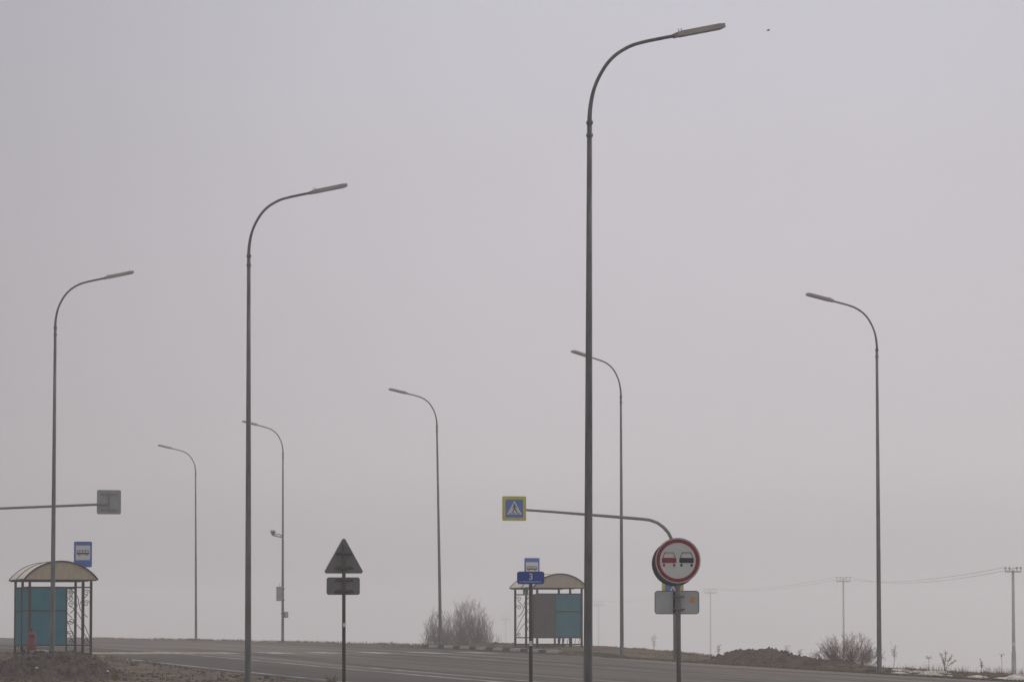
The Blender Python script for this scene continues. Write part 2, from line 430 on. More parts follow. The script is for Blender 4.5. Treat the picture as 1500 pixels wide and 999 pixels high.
# u of the base, u, v of the collar, t of the row, facing, label
LAMPS = [
    (861, 863.7, 179, 15.6, 1, 'tallest street lamp, its pole crossing in front of the pedestrian sign arm'),
    (363.5, 364.5, 374.5, 15.6, 1, 'second tallest street lamp, its pole rising between shelter and triangular sign'),
    (76.5, 81, 479.5, 15.6, 1, 'street lamp standing on the dirt pile in front of the near bus shelter'),
    (1288, 1284.5, 512, 38.3, -1, 'street lamp facing left that rises beside the bare bush by the dirt pile'),
    (911, 909.5, 581, 38.3, -1, 'street lamp facing left on the grassy verge behind the tallest lamp pole'),
    (645.5, 640, 624, 38.3, -1, 'hazy street lamp rising in front of the big bare thicket, leaning slightly'),
    (414, 414.5, 664, 38.3, -1, 'hazy street lamp carrying the traffic camera and grey cabinets on its pole'),
    (287, 286.5, 693, 38.3, -1, 'faintest and smallest street lamp, farthest along the foggy road'),
]
LAMPPOS = []
def frame(root, base, top, side, yaw=0):
    zax = (top - base).normalized(); L = (top - base).length
    x = Matrix.Rotation(R(yaw), 3, 'Z') @ Vector((CP, SP, 0)) * side; x = (x - zax * x.dot(zax)).normalized(); y = zax.cross(x)
    k = L / LH
    M = Matrix((x, y, zax)).transposed().to_4x4()
    root.matrix_world = Matrix.Translation(base) @ M @ Matrix.Scale(k, 4)
for i, (ub, ut, vt, trow, side, lab) in enumerate(LAMPS):
    r = lamp0 if i == 0 else copy_tree(lamp0)
    Y = Yof(ub, trow); top = pt(ut, vt, Y)
    b = pt(ub, 960, Y); b.z = gxy(b.x, b.y)
    frame(r, b, top, side, (0, 2, -2, 1, 20, 8, 9, 2)[i]); r['label'] = lab
    LAMPPOS.append((b, top))

# camera and cabinets on the seventh lamp's pole
b7, t7 = LAMPPOS[6]
def on_pole(v):
    Y = b7.y; p = pt(414, v, Y); k = (p.z - b7.z) / (t7.z - b7.z); return b7.lerp(t7, k)
p = on_pole(784)
o = thing('traffic_camera', 'small traffic camera on a short bracket partway up a hazy lamp pole', 'camera', p, PHI)
mb = MB(); mb.tube([(-.05, 0, -.03), (-.16, 0, .06), (-.27, 0, .07), (-.33, 0, .0)], .022, 8); mb.tube([(0, 0, -.09), (-.30, 0, -.04), (-.52, 0, .02)], .026, 8); mb.build('bracket', galv, o)
mb = MB(); mb.box((-.47, -.02, .11), (.16, .34, .12), Matrix.Rotation(R(10), 3, 'X')); mb.tube([(-.47, 0, .0), (-.47, 0, .08)], .04, 8); mb.box((-.47, -.02, .20), (.20, .40, .025), Matrix.Rotation(R(10), 3, 'X')); h = mb.build('housing', midpole, o)
mb = MB(); mb.tube([(-.47, -.21, .135), (-.47, -.17, .13)], .045, 10); mb.build('lens', black, h)
p = on_pole(870)
o = thing('control_cabinet', 'large grey control cabinet with antenna strapped to a hazy lamp pole', 'cabinet', p, PHI)
mb = MB(); mb.box((-.17, -.02, 0), (.22, .30, .62)); mb.box((-.17, -.02, .33), (.26, .34, .03)); mb.build('body', cabin, o)
mb = MB(); mb.box((-.17, -.18, 0), (.18, .015, .54)); d = mb.build('door', cabin, o)
mb = MB(); mb.box((-.10, -.195, 0), (.015, .02, .08)); mb.build('handle', iron, d)
for z_ in (.24, -.26): mb = MB(); mb.box((0, 0, z_), (.16, .17, .035)); mb.build('strap', clampm, o)
mb = MB(); mb.tube([(-.14, 0, .34), (-.14, 0, .52)], .008, 6); mb.build('antenna', iron, o)
p = on_pole(900)
o = thing('junction_box', 'small dark junction box low on the right side of a hazy lamp pole', 'box', p, PHI)
mb = MB(); mb.box((.15, -.02, 0), (.17, .2, .27)); mb.build('body', midpole, o)
mb = MB(); mb.box((.15, -.126, 0), (.13, .012, .22)); mb.build('lid', cabin, o)
mb = MB(); mb.box((0.01, 0, .05), (.17, .17, .03)); mb.build('strap', clampm, o)

# ------------------------------------------------------------------ road signs
def sign_root(name, label, cat, u, Y, rz, group=None, v=960):
    b = pt(u, v, Y); b.z = gxy(b.x, b.y); return thing(name, label, cat, b, rz, group), b
def zat(v, Y): return pt(750, v, Y).z

# no overtaking, with a second disc behind it
YN = 64.6
o, b = sign_root('road_sign', 'round red-bordered no overtaking sign showing a red and a black car', 'road sign', 994.5, YN, R(-3))
zc = zat(821, YN) - b.z; zp = zat(882, YN) - b.z
mb = MB(); mb.tube([(0, 0, -.3), (-.008, 0, zc + .25)], .037, 12); mb.build('pole', mat('sign_pole_grey', (.12, .115, .11), .6, .2, .2, 4), o, True)
M = Matrix.Translation((-.012, -.075, zc))
def pl(poly, y0, y1, m_, name, parent, Mx): q = MB(); q.plate(poly, y0, y1, Mx); return q.build(name, m_, parent)
face = pl(disc(.352), 0, .02, white, 'sign_disc', o, M)
q = MB(); ring(q, .337, .283, -.004, .0005); q.v = [tuple(M @ Vector(v)) for v in q.v]; q.build('red_border', red, face)
q = MB(); ring(q, .358, .350, -.006, .024); q.v = [tuple(M @ Vector(v)) for v in q.v]; q.build('rim', signback, face)
def car(cx, m_, nm):
    q = MB(); A = (-.004, .0005)
    q.plate([(cx - .112, -.035), (cx + .112, -.035), (cx + .114, .03), (cx + .105, .045), (cx - .105, .045), (cx - .114, .03)], *A, M)
    for (a_, b_) in (((cx - .098, .045), (cx - .066, .125)), ((cx - .07, .125), (cx + .07, .125)), ((cx + .066, .125), (cx + .098, .045))):
        d = Vector((b_[0] - a_[0], 0, b_[1] - a_[1])).normalized(); n_ = Vector((-d.z, 0, d.x)) * .0055
        q.plate([(a_[0] - n_.x, a_[1] - n_.z), (b_[0] - n_.x, b_[1] - n_.z), (b_[0] + n_.x, b_[1] + n_.z), (a_[0] + n_.x, a_[1] + n_.z)], -.0036 if a_[0] < b_[0] - .1 else -.003, .0005, M)
    for sx_ in (-1, 1): q.plate(rrect(.034, .046, .012, 3, cx + sx_ * .08, -.07), *A, M)
    q.build(nm, m_, face)
car(-.137, red, 'red_car_symbol'); car(.137, black, 'black_car_symbol')
for sx_ in (-1, 1):
    for sz_ in (-1, 1): q = MB(); q.plate(disc(.011, 10, sx_ * .205, sz_ * .205), -.006, .0005, M); q.build('rivet', midpole, face)
M2 = Matrix.Translation((-.066, .055, zc - .045))
discdark = mat('dark_rear_disc', (.055, .06, .065), .6, .1, .12, 5)
rd = pl(disc(.352), 0, .02, discdark, 'rear_disc', o, M2)
q = MB(); ring(q, .358, .350, -.03, .026); q.v = [tuple(M2 @ Vector(v)) for v in q.v]; q.build('rim', discdark, rd)
for dz in (.14, -.14):
    for (y_, w_) in ((-.03, .03), (.045, .018)): q = MB(); q.box((-.03, y_, zc + dz), (.34, w_, .035)); q.build('mounting_bar', clampm, o)
q = MB(); q.plate(rrect(.69, .355, .045), 0, .016, Matrix.Translation((-.03, .055, zp))); plate = q.build('plate', plateback, o)
q = MB(); ol = rrect(.692, .357, .045); q.tube([(x - .03, .052, zp + z) for x, z in ol + [ol[0]]], .006, 5, False); q.build('plate_edge', midpole, plate)
q = MB(); q.plate(rrect(.07, .08, .004), 0, .003, Matrix.Translation((.215, .05, zp + .05)) @ Matrix.Rotation(R(12), 4, 'Y')); q.build('sticker', orange, plate)
for dz in (.095, -.105):
    q = MB(); q.tube([(-.095, .05, zp + dz), (-.06, -.045, zp + dz), (0, -.06, zp + dz), (.06, -.045, zp + dz), (.085, .05, zp + dz)], .009, 6)
    q.tube([(-.09, .045, zp + dz), (.085, .045, zp + dz)], .011, 6); q.build('clamp', midpole, o)
q = MB(); q.box((-.075, .048, zp), (.03, .02, .33)); q.build('bracket', iron, o)

# triangular sign seen from behind
YT = 74.0
o, b = sign_root('road_sign', 'triangular road sign seen from behind with a grey plate below it', 'road sign', 504, YT, R(4))
zt0 = zat(839, YT) - b.z; ztop = zat(788, YT) - b.z; zpl = zat(858, YT) - b.z; zst = zat(915, YT) - b.z
mb = MB(); mb.tube([(0, 0, -.3), (-.01, 0, ztop - .12)], .033, 12); mb.build('pole', darkpole, o, True)
H = ztop - zt0; W = .70
tri = []
for (cx_, cz_, a0) in ((W / 2 - .045, .03, -90), (0, H - .045, 30), (-W / 2 + .045, .03, 150)):
    for k in range(6):
        a = R(a0 + 120 * k / 5); tri.append((cx_ + .032 * math.cos(a), cz_ + .032 * math.sin(a)))
q = MB(); q.plate(tri, .05, .065, Matrix.Translation((-.01, 0, zt0))); tp = q.build('triangle_plate', signbackdark, o)
q = MB(); q.tube([(x - .01, .048, zt0 + z) for x, z in tri + [tri[0]]], .007, 5, False); q.build('plate_edge', midpole, tp)
q = MB(); q.plate(rrect(.585, .30, .035), .05, .064, Matrix.Translation((-.018, 0, zpl))); rp = q.build('plate', signbackdark, o)
q = MB(); ol = rrect(.587, .302, .035); q.tube([(x - .018, .048, zpl + z) for x, z in ol + [ol[0]]], .007, 5, False); q.build('plate_edge', midpole, rp)
for (z_, w_) in ((zt0 + .085, .34), (zt0 + .335, .30), (zpl + .10, .32), (zpl - .105, .34)):
    q = MB(); q.box((-.005, .036, z_), (w_, .022, .034)); q.box((-.005, -.035, z_), (.09, .012, .03))
    for sx_ in (-1, 1): q.tube([(sx_ * w_ * .46, .026, z_ + .012), (sx_ * w_ * .30, .015, z_ + .038), (sx_ * .04, .0, z_ + .02)], .006, 5)
    q.build('mounting_bar', clampm, o)
q = MB(); q.box((.003, -.0365, zst), (.05, .004, .075)); q.build('sticker', white, o)

def text_mesh(body, size, m_, name, parent, loc, rot=(R(90), 0, 0), ext=.002, bold=0.0):
    cu = bpy.data.curves.new(name, 'FONT'); cu.body = body; cu.size = size; cu.align_x = 'CENTER'; cu.align_y = 'CENTER'; cu.extrude = ext; cu.offset = bold
    to = bpy.data.objects.new(name + '_curve', cu); COL.objects.link(to)
    bpy.context.view_layer.update()
    me = bpy.data.meshes.new_from_object(to.evaluated_get(bpy.context.evaluated_depsgraph_get()))
    bpy.data.objects.remove(to); me.materials.clear(); me.materials.append(m_); me.name = name
    o2 = bpy.data.objects.new(name, me); COL.objects.link(o2); o2.parent = parent; o2.location = loc; o2.rotation_euler = rot
    return o2
# kilometre / route plate
YK = 75.5
o, b = sign_root('road_sign', 'small blue plate with a white number 3 on a dark post', 'road sign', 777.5, YK, R(-2))
zk = zat(846, YK) - b.z
mb = MB(); mb.tube([(0, 0, -.3), (0, 0, zk + .09)], .034, 12); mb.build('pole', darkpole, o, True)
bp_ = pl(rrect(.49, .22, .04), -.06, -.048, deepblue, 'plate', o, Matrix.Translation((0, 0, zk)))
q = MB(); ol = rrect(.492, .222, .04); q.tube([(x, -.054, zk + z) for x, z in ol + [ol[0]]], .007, 5, False); q.build('plate_edge', midpole, bp_)
text_mesh('3', .165, white, 'number', bp_, (0.005, -.0625, zk + .016), bold=.002)
q = MB(); x = -.205
random.seed(3)
while x < .20:
    wd = random.uniform(.010, .018)
    q.plate([(x, -.083), (x + wd * .8, -.083), (x + wd * .8, -.083 + random.uniform(.016, .024)), (x, -.062)], -.0632, -.0595, Matrix.Translation((0, 0, zk))); x += wd + .002 + (random.random() < .12) * .012
q.build('small_lettering', palebl, bp_)
for z_ in (.03, -.05): q = MB(); q.box((0, -.03, zk + z_), (.12, .05, .025)); q.build('clamp', iron, o)
q = MB(); q.box((0.002, -.036, zat(942, YK) - b.z), (.055, .004, .09)); q.build('sticker', white, o)

# pedestrian crossing signs on cranked arms
def ped_sign(parent, c, wd, M0=None):
    """yellow bordered blue square with a white triangle and a walking figure, facing -y"""
    T = Matrix.Translation(c)
    bo = pl(rrect(wd, wd, .03), -.012, .012, yellow, 'sign_board', parent, T)
    bl = pl(rrect(wd * .73, wd * .73, .012), -.017, -.01, blue, 'blue_field', bo, T)
    k = wd * .73 / 2
    tr = [(-.86 * k, -.66 * k), (.86 * k, -.66 * k), (0, .88 * k)]
    pl(tr, -.021, -.014, white, 'white_triangle', bl, T)
    q = MB(); y0, y1 = -.026, -.018
    q.plate(disc(.085 * k, 14, -.03 * k, .50 * k), y0, y1)
    stroke(q, (0.0, .42 * k), (.03 * k, .0), .17 * k, y0, y1)
    stroke(q, (.02 * k, .05 * k), (-.10 * k, -.22 * k), .13 * k, y0 - .0006, y1); stroke(q, (-.10 * k, -.2 * k), (-.27 * k, -.56 * k), .10 * k, y0, y1)
    stroke(q, (.03 * k, .05 * k), (.20 * k, -.25 * k), .13 * k, y0 - .001, y1); stroke(q, (.19 * k, -.22 * k), (.36 * k, -.56 * k), .10 * k, y0, y1)
    stroke(q, (-.02 * k, .36 * k), (-.16 * k, .1 * k), .07 * k, y0 - .0014, y1); stroke(q, (-.15 * k, .12 * k), (-.28 * k, .03 * k), .06 * k, y0, y1)
    stroke(q, (.06 * k, .34 * k), (.19 * k, .16 * k), .07 * k, y0 - .0018, y1); stroke(q, (.19 * k, .18 * k), (.28 * k, .06 * k), .06 * k, y0, y1)
    for xx in (-.5, -.02, .5): q.plate([(xx * k - .09 * k, -.62 * k), (xx * k + .07 * k, -.62 * k), (xx * k + .09 * k, -.50 * k), (xx * k - .05 * k, -.50 * k)], y0 + .001, y1)
    q.v = [tuple(T @ Vector(v)) for v in q.v]
    q.build('walking_figure', black, bl)
    return bo
YC = 131.0
o, b = sign_root('crosswalk_sign', 'pedestrian crossing sign with yellow border on a long cranked arm', 'road sign', 990, YC, PHI)
inv = (Matrix.Translation(b) @ Matrix.Rotation(PHI, 4, 'Z')).inverted()
def loc(u, v, dt=None):
    # point of the sign's own vertical plane (across the road) seen at (u, v)
    d = pt(u, v, 1.0); nrm = Vector((-SP, CP, 0)); k = nrm.dot(b) / nrm.dot(d); return inv @ (d * k)
path = [Vector((0, 0, -.3)), loc(989, 880), loc(987.5, 815)]
path += [loc(u, v) for u, v in ((986, 800), (983.5, 789), (979, 780), (972, 772), (963, 765.5), (952, 761.5), (940, 760), (910, 757.5), (860, 753.5), (810, 749.5), (766, 746.5))]
mb = MB(); mb.tube(path, [.075, .07, .062] + [.055] * 4 + [.05] * 4 + [.044, .04, .036], 12); mb.build('pole', midpole, o, True)
c = loc(752.5, 744.7); c.y -= .06
bo = ped_sign(o, c, .775)
q = MB(); q.box((c.x, c.y + .03, c.z + .02), (.6, .03, .04)); q.build('mounting_bar', clampm, o)
c = loc(984, 868); c.y -= .11
ped_sign(o, c, .72)
q = MB(); q.box((0, -.05, c.z), (.3, .05, .04)); q.build('mounting_bar', clampm, o)
q = MB(); q.tube([(0, 0, -.1), (0, 0, .05), (0, 0, .07)], [.34, .30, .2], 10); q.build('footing', concrete, o)

YL = 138.0
tl, sl = ts(*pt(160, 930, YL).xy)
b = w(16.4, sl + .6); b.z = gxy(b.x, b.y)
o = thing('crosswalk_sign', 'square grey sign seen from behind on an arm entering at the left', 'road sign', b, PHI)
inv = (Matrix.Translation(b) @ Matrix.Rotation(PHI, 4, 'Z')).inverted()
pe = loc(150, 738.5); p0 = loc(0, 744.5)
zz = p0.z + (0 - p0.x) * (p0.z - pe.z) / (p0.x - pe.x) if abs(p0.x - pe.x) > .1 else p0.z
path = [Vector((0, 0, -.3)), Vector((0, 0, zz - 1.6)), Vector((.0, 0, zz - 1.0)), Vector((.12, 0, zz - .55)), Vector((.35, 0, zz - .22)), Vector((.7, 0, zz - .06))]
path = [p_ for p_ in path] + [loc(0, 744.5), loc(150, 738.5), loc(158, 738.2)]
path = [p_ for i, p_ in enumerate(path) if i < 6 or p_.x > .8]
mb = MB(); mb.tube(path, [.075, .065, .06, .056, .054, .052] + [.042] * (len(path) - 6), 12); mb.build('pole', midpole, o, True)
c = loc(160, 735.2); c.y += .07
brd = pl(rrect(.80, .80, .04), -.012, .012, signback, 'sign_board', o, Matrix.Translation(c))
q = MB(); ol = rrect(.80, .80, .04); q.tube([(c.x + x, c.y - .012, c.z + z) for x, z in ol + [ol[0]]], .009, 5, False); q.build('board_edge', midpole, brd)
for (z_, d_, y_) in ((.27, (.56, .03, .035), .03), (-.27, (.56, .03, .035), .03), (0, (.05, .03, .6), .045)): q = MB(); q.box((c.x, c.y - y_, c.z + z_), d_); q.build('mounting_bar', signbackdark, o)
q = MB(); T = Matrix.Translation(c); q.plate(rrect(.78, .78, .03), .013, .018, T); q.build('front_film', yellow, brd)
q = MB(); q.plate(rrect(.57, .57, .012), .019, .022, T); q.build('blue_field', blue, brd)
q = MB(); q.plate([(-.24, -.19), (.24, -.19), (0, .25)], .023, .026, T); q.build('white_triangle', white, brd)

# bus stop signs
def bus_sign(name, label, u, Y, v0, v1, wd, rz):
    o, b = sign_root(name, label, 'bus stop sign', u, Y, rz)
    z0 = zat(v1, Y) - b.z; z1 = zat(v0, Y) - b.z; h = z1 - z0; zc = (z0 + z1) / 2
    mb = MB(); mb.tube([(0, 0, -.3), (0, 0, z1 - .05)], .04, 12); mb.build('pole', midpole, o, True)
    T = Matrix.Translation((0, -.06, zc))
    bo = pl(rrect(wd, h, .035), -.01, .01, blue, 'sign_board', o, T)
    ps = wd * .80; zo = h * .06
    wp = pl(rrect(ps, ps * 1.02, .01, 4, 0, zo), -.014, -.008, white, 'white_panel', bo, T)
    q = MB(); k = ps / 2; y0, y1 = -.019, -.011
    # a coach in side view: body, window posts, roof, wheels
    q.plate([(-.86 * k, zo - .20 * k), (.86 * k, zo - .20 * k), (.88 * k, zo + .02 * k), (-.88 * k, zo + .02 * k)], y0, y1)
    q.plate([(-.86 * k, zo + .27 * k), (.82 * k, zo + .27 * k), (.80 * k, zo + .36 * k), (-.82 * k, zo + .36 * k)], y0, y1)
    for xx in (-.80, -.44, -.06, .32, .74): q.plate([(xx * k - .04 * k, zo), (xx * k + .04 * k, zo), (xx * k + .04 * k, zo + .29 * k), (xx * k - .04 * k, zo + .29 * k)], y0 + .0012, y1)
    for xx in (-.5, .5): q.plate(disc(.15 * k, 16, xx * k, zo - .23 * k), y0 - .0015, y1)
    q.v = [tuple(T @ Vector(v)) for v in q.v]; q.build('bus_symbol', black, wp)
    for xx in (-.5, .5): q = MB(); q.plate(disc(.07 * k, 12, xx * k, zo - .23 * k), -.0225, -.02, T); q.build('wheel_hub', white, wp)
    for z_ in (z1 - .12, z0 + .12): q = MB(); q.box((0, -.03, z_), (.2, .05, .03)); q.build('clamp', iron, o)
    return o
bus_sign('bus_stop_sign', 'blue bus stop sign rising above the roof of the near bus shelter', 120.5, 124.5, 793, 830.5, .545, R(4))
bus_sign('bus_stop_sign', 'blue bus stop sign half hidden behind the number 3 plate', 779, 148.0, 817, 852, .55, R(6))

# ------------------------------------------------------------------ bus shelters
def spiral(c, r0, turns, a0, sgn, n=22):
    out = []
    for k in range(n + 1):
        f = k / n; a = a0 + sgn * 2 * math.pi * turns * f; r_ = r0 * (1 - .82 * f)
        out.append((c[0] + r_ * math.cos(a), c[1] + r_ * math.sin(a)))
    return out
def shelter(label, base, rz, Wd, Ln, He, Ht, mirror, pan, brown):
    """road side at +x before mirroring; x across, y along the road, near gable at y = 0"""
    o = thing('bus_shelter', label, 'bus shelter', base, rz, 'bus shelters on both sides of the road')
    mx = -1 if mirror else 1
    def X(x): return mx * x
    pr = .034
    for y in (0, Ln / 2, Ln):
        for x in (-Wd / 2, Wd / 2):
            q = MB(); q.box((X(x), y, He / 2 - .1), (pr * 2, pr * 2, He + .2)); q.build('post', iron, o)
    # roof: barrel sheet with ribs
    ov = .17; half = Wd / 2 + ov; rise = Ht - He; rad = (half * half + rise * rise) / (2 * rise); a1 = math.asin(half / rad)
    N = 20
    arc = [(rad * math.sin(-a1 + 2 * a1 * k / N), He + rad * math.cos(-a1 + 2 * a1 * k / N) - (rad - rise)) for k in range(N + 1)]
    y0, y1 = -.12, Ln + .12
    q = MB(); vs = []; fs = []
    for (x, z) in arc: vs += [(x, y0, z + .012), (x, y1, z + .012), (x, y0, z - .002), (x, y1, z - .002)]
    for k in range(N):
        a = 4 * k; fs += [(a, a + 1, a + 5, a + 4), (a + 2, a + 6, a + 7, a + 3), (a, a + 4, a + 6, a + 2), (a + 1, a + 3, a + 7, a + 5)]
    fs += [(0, 2, 3, 1), (4 * N, 4 * N + 1, 4 * N + 3, 4 * N + 2)]
    q.add(vs, fs); rf = q.build('roof', cream, o, False)
    for y in (y0, Ln / 2, y1):
        q = MB(); q.tube([(x, y, z + .008) for x, z in arc], .024, 6); q.build('rib', iron, rf)
    for y in (y0 + .03, y1 - .03):
        q = MB(); q.plate([(x, z - .004) for x, z in arc], y - .006, y + .006); q.build('gable_panel', beige, o)
    for x in (-half, half): q = MB(); q.box((x, Ln / 2, He - .005), (.035, y1 - y0, .04)); q.build('eave_rail', iron, o)
    for y in (0, Ln / 2, Ln): q = MB(); q.box((0, y, He - .025), (2 * half - .04, .035, .04)); q.build('cross_rail', iron, o)
    zt, zm, zb, zl = He - .23, He * .60, .36, .12
    # back wall along x = -Wd/2
    q = MB(); q.box((X(-Wd / 2), Ln / 2, (zt + zb) / 2), (.012, Ln - .08, zt - zb)); q.build('back_panel', pan, o)
    for z in (zt, zm, zb, zl): q = MB(); q.box((X(-Wd / 2), Ln / 2, z), (.045, Ln - .07, .045)); q.build('back_rail', iron, o)
    xs = -Wd / 2 + Wd * .60
    for y in (0, Ln):
        xc_ = (-Wd / 2 + .04 + xs) / 2; wd = xs - (-Wd / 2 + .04)
        if brown and y == 0:
            q = MB(); q.box((X(xc_), y, (zt + zb) / 2), (wd, .012, zt - zb)); q.build('end_panel', pan, o)
            q = MB(); q.box((X((xs + Wd / 2 + .10) / 2), y - .045, (zt + zb) / 2), (Wd / 2 + .10 - xs, .02, zt - zb)); e = q.build('board_panel', brownpanel, o)
        else:
            q = MB(); q.box((X(xc_), y, (zt + zb) / 2), (wd, .012, zt - zb)); q.build('end_panel', pan, o)
        q = MB(); q.box((X(xs), y, (zt + zl) / 2), (.045, .045, zt - zl))
        for z in (zt, zb, zl): q.box((0, y, z), (Wd - .07, .04, .04 if z != zl else .05))
        q.box((X(xc_), y, zm), (wd, .042, .04))
        q.build('end_rail', iron, o)
        if brown and y == 0: continue
        # wrought scrolls between the end panel and the road-side post
        q = MB(); a_, b_ = xs + .03, Wd / 2 - .035; ww = b_ - a_
        def curve(pts, r_=.008): q.tube([(X(p_[0]), y, p_[1]) for p_ in pts], r_, 5)
        for zc_ in (zt - .15, zt - .46): curve(spiral((b_ - .10, zc_), .095, 1.5, 0, 1), .010)
        for zc_ in (zt - .14, zt - .32): curve(spiral((a_ + .09, zc_), .085, 1.5, math.pi, -1), .010)
        curve(spiral((a_ + .11, zm - .30), .10, 1.5, math.pi, 1), .010); curve(spiral((a_ + .10, zb + .32), .10, 1.4, math.pi, -1), .010); curve(spiral((b_ - .09, zb + .12), .08, 1.4, 0, -1), .010)
        curve([(a_ + ww * (.12 + .38 * math.sin(math.pi * k / 16)), zt - .04 - (zt - zm) * 1.05 * k / 16) for k in range(17)], .011)
        curve([(b_ - ww * (.10 + .36 * math.sin(math.pi * k / 16)), zt - .22 - (zt - zm) * .95 * k / 16) for k in range(17)], .011)
        curve([(a_ + .06 + (ww - .06) * (k / 12), zm + .12 - (zm - zb - .1) * (k / 12) ** 1.7) for k in range(13)], .010)
        curve([(a_ + .03 + (ww - .03) * (k / 12), zm - .30 - (zm - zb - .36) * (k / 12) ** 1.9) for k in range(13)], .010)
        q.build('scrollwork', iron, o)
    # little braces below the back panel, bench along the back wall
    for k in range(6):
        q = MB(); y = .25 + (Ln - .5) * k / 5; q.tube([(X(-Wd / 2), y, zb - .02), (X(-Wd / 2), y + .16, zl + .02)], .010, 5); q.build('brace', iron, o)
    if brown:
        q = MB(); q.box((X(-Wd / 2 + .27), Ln / 2, .46), (.36, Ln - .5, .04)); bs = q.build('bench_seat', iron, o)
        for y in (.4, Ln / 2, Ln - .4): q = MB(); q.box((X(-Wd / 2 + .27), y, .21), (.05, .05, .46)); q.build('bench_leg', iron, bs)
    else:
        x0_, x1_ = -Wd / 2 + .06, Wd * .12
        q = MB(); q.box((X((x0_ + x1_) / 2), Ln - .32, .265), (x1_ - x0_, .36, .085)); bs = q.build('bench_seat', palebench, o)
        for x in (x0_ + .15, x1_ - .12): q = MB(); q.box((X(x), Ln - .32, .11), (.05, .05, .225)); q.build('bench_leg', iron, bs)
    return o
# near shelter: its back post of the near gable is seen at u = 43, the road-side one at u = 133
Y1 = 118.0
pa, pb = pt(43, 930, Y1), pt(133, 930, Y1 + .45)
W1 = (pb - pa).length; mid = (pa + pb) / 2
zb1 = zat(963, Y1)
shelter('near arched bus shelter with teal walls, behind the dirt pile at left', Vector((mid.x, mid.y, zb1)), PHI, W1, 2.95, zat(848, Y1) - zb1, zat(822, Y1) - zb1, False, teal, False)
Y2 = 145.7
pa, pb = pt(787, 930, Y2), pt(852, 930, Y2 + .43)
mid = (pa + pb) / 2; zb2 = zat(948.5, Y2)
shelter('far arched bus shelter with a brown board and faded teal panel, behind the striped kerb', Vector((mid.x, mid.y, zb2)), PHI, (pb - pa).length, 3.05, zat(860, Y2) - zb2, zat(840.5, Y2) - zb2, True, tealold, True)
p = pt(770, 866, 147.0)
o = thing('notice_plate', 'small pale notice plate hung under the eave of the far bus shelter', 'notice', p, PHI)
q = MB(); q.plate(rrect(.20, .27, .02), -.008, .008); q.build('board', cabin, o)
q = MB(); q.box((0, .012, .15), (.03, .012, .12)); q.build('hanger', iron, o)

# litter bin
YB = 115.0
p = pt(46, 955, YB); p.z = zat(957, YB)
o = thing('litter_bin', 'small faded red litter bin on legs beside the near bus shelter', 'litter bin', p, R(10))
q = MB(); hh = .56
prof = [(.095, .10), (.125, .13), (.135, .34), (.13, .46), (.10, .56), (.055, .62)]
for k, (r_, z) in enumerate(prof): pass
q.tube([(0, 0, z) for r_, z in prof], [r_ for r_, z in prof], 14); q.build('body', binred, o, True)
q = MB()
for sx_ in (-1, 1): q.tube([(sx_ * .11, 0, -.12), (sx_ * .115, 0, .3)], .016, 6)
q.tube([(0, 0, .62), (0, 0, .70)], .035, 8); q.build('leg_frame', iron, o)
q = MB(); q.box((0, -.125, .49), (.15, .03, .08)); q.build('opening', black, o)

# ------------------------------------------------------------------ dirt piles
def pile(name, label, prof, Y, depth, m_, seed, vb, lump=.06, along=False, tt=None, NY=56):
    """heap whose crest follows prof, a list of (u, v); depth = half width of the heap"""
    us = [p_[0] for p_ in prof]; NX = int((us[-1] - us[0]) / 1.2)
    cxu = (us[0] + us[-1]) / 2
    Yc = Y if not along else Yof(cxu, tt)
    c = pt(cxu, 930, Yc); org = Vector((c.x, c.y, 0)); rows = []
    dirn = Vector((1, 0, 0)) if not along else None
    q = MB()
    for i in range(NX + 1):
        u = us[0] + (us[-1] - us[0]) * i / NX; v = interp(prof, u)
        Yi = Y if not along else Yof(u, tt)
        P = pt(u, v, Yi)
        for j in range(NY + 1):
            f = -1 + 2 * j / NY
            if along: g = P + w(f * depth, 0)
            else: g = P + Vector((0, f * depth, 0))
            gz = gxy(g.x, g.y) - .06
            hgt = max(0, P.z - gz)
            prof_ = (math.cos(f * math.pi / 2) ** 1.25)
            n_ = noise.fractal(Vector((g.x * 2.2 + seed, g.y * 2.2, 0)), .8, 2.0, 5) * lump + abs(noise.noise(Vector((g.x * 5 + seed, g.y * 5, 3)))) * lump * 1.1 + max(0, noise.noise(Vector((g.x * 11 + seed, g.y * 11, 7))) - .1) * lump * 1.3 - lump * .35
            z = gz + hgt * prof_ + n_ * min(1, hgt * prof_ * 4)
            q.v.append(tuple(Vector((g.x, g.y, z)) - org))
    for i in range(NX):
        for j in range(NY): a = i * (NY + 1) + j; q.f.append((a, a + 1, a + NY + 2, a + NY + 1)); q.m.append(0)
    random.seed(seed * 7); base = [Vector(v) for v in q.v]
    for k in range(int(NX * 2.2)):
        c_ = random.choice(base); gz = gxy(c_.x + org.x, c_.y + org.y)
        if c_.z < gz + .06: continue
        r_ = random.choice((.018, .022, .03, .03, .045, .07)) * (1 if lump > .05 else .7); n0 = len(q.v)
        for (zf, rf_) in ((-.5, .9), (.15, 1.0), (.65, .6)):
            for a in range(6):
                an = a * math.pi / 3 + zf * 2; rr = r_ * rf_ * random.uniform(.7, 1.25); q.v.append((c_.x + rr * math.cos(an), c_.y + rr * math.sin(an), c_.z + r_ * zf * random.uniform(.8, 1.2)))
        for lv in (0, 1):
            for a in range(6): i0 = n0 + lv * 6 + a; i1 = n0 + lv * 6 + (a + 1) % 6; q.f.append((i0, i1, i1 + 6, i0 + 6)); q.m.append(0)
        q.f.append(tuple(n0 + 12 + a for a in range(6))); q.m.append(0)
    ob = q.build(name, m_, None, False, loc=org)
    tag(ob, label, 'dirt pile', 'dirt piles on the verges'); return ob
random.seed(11)
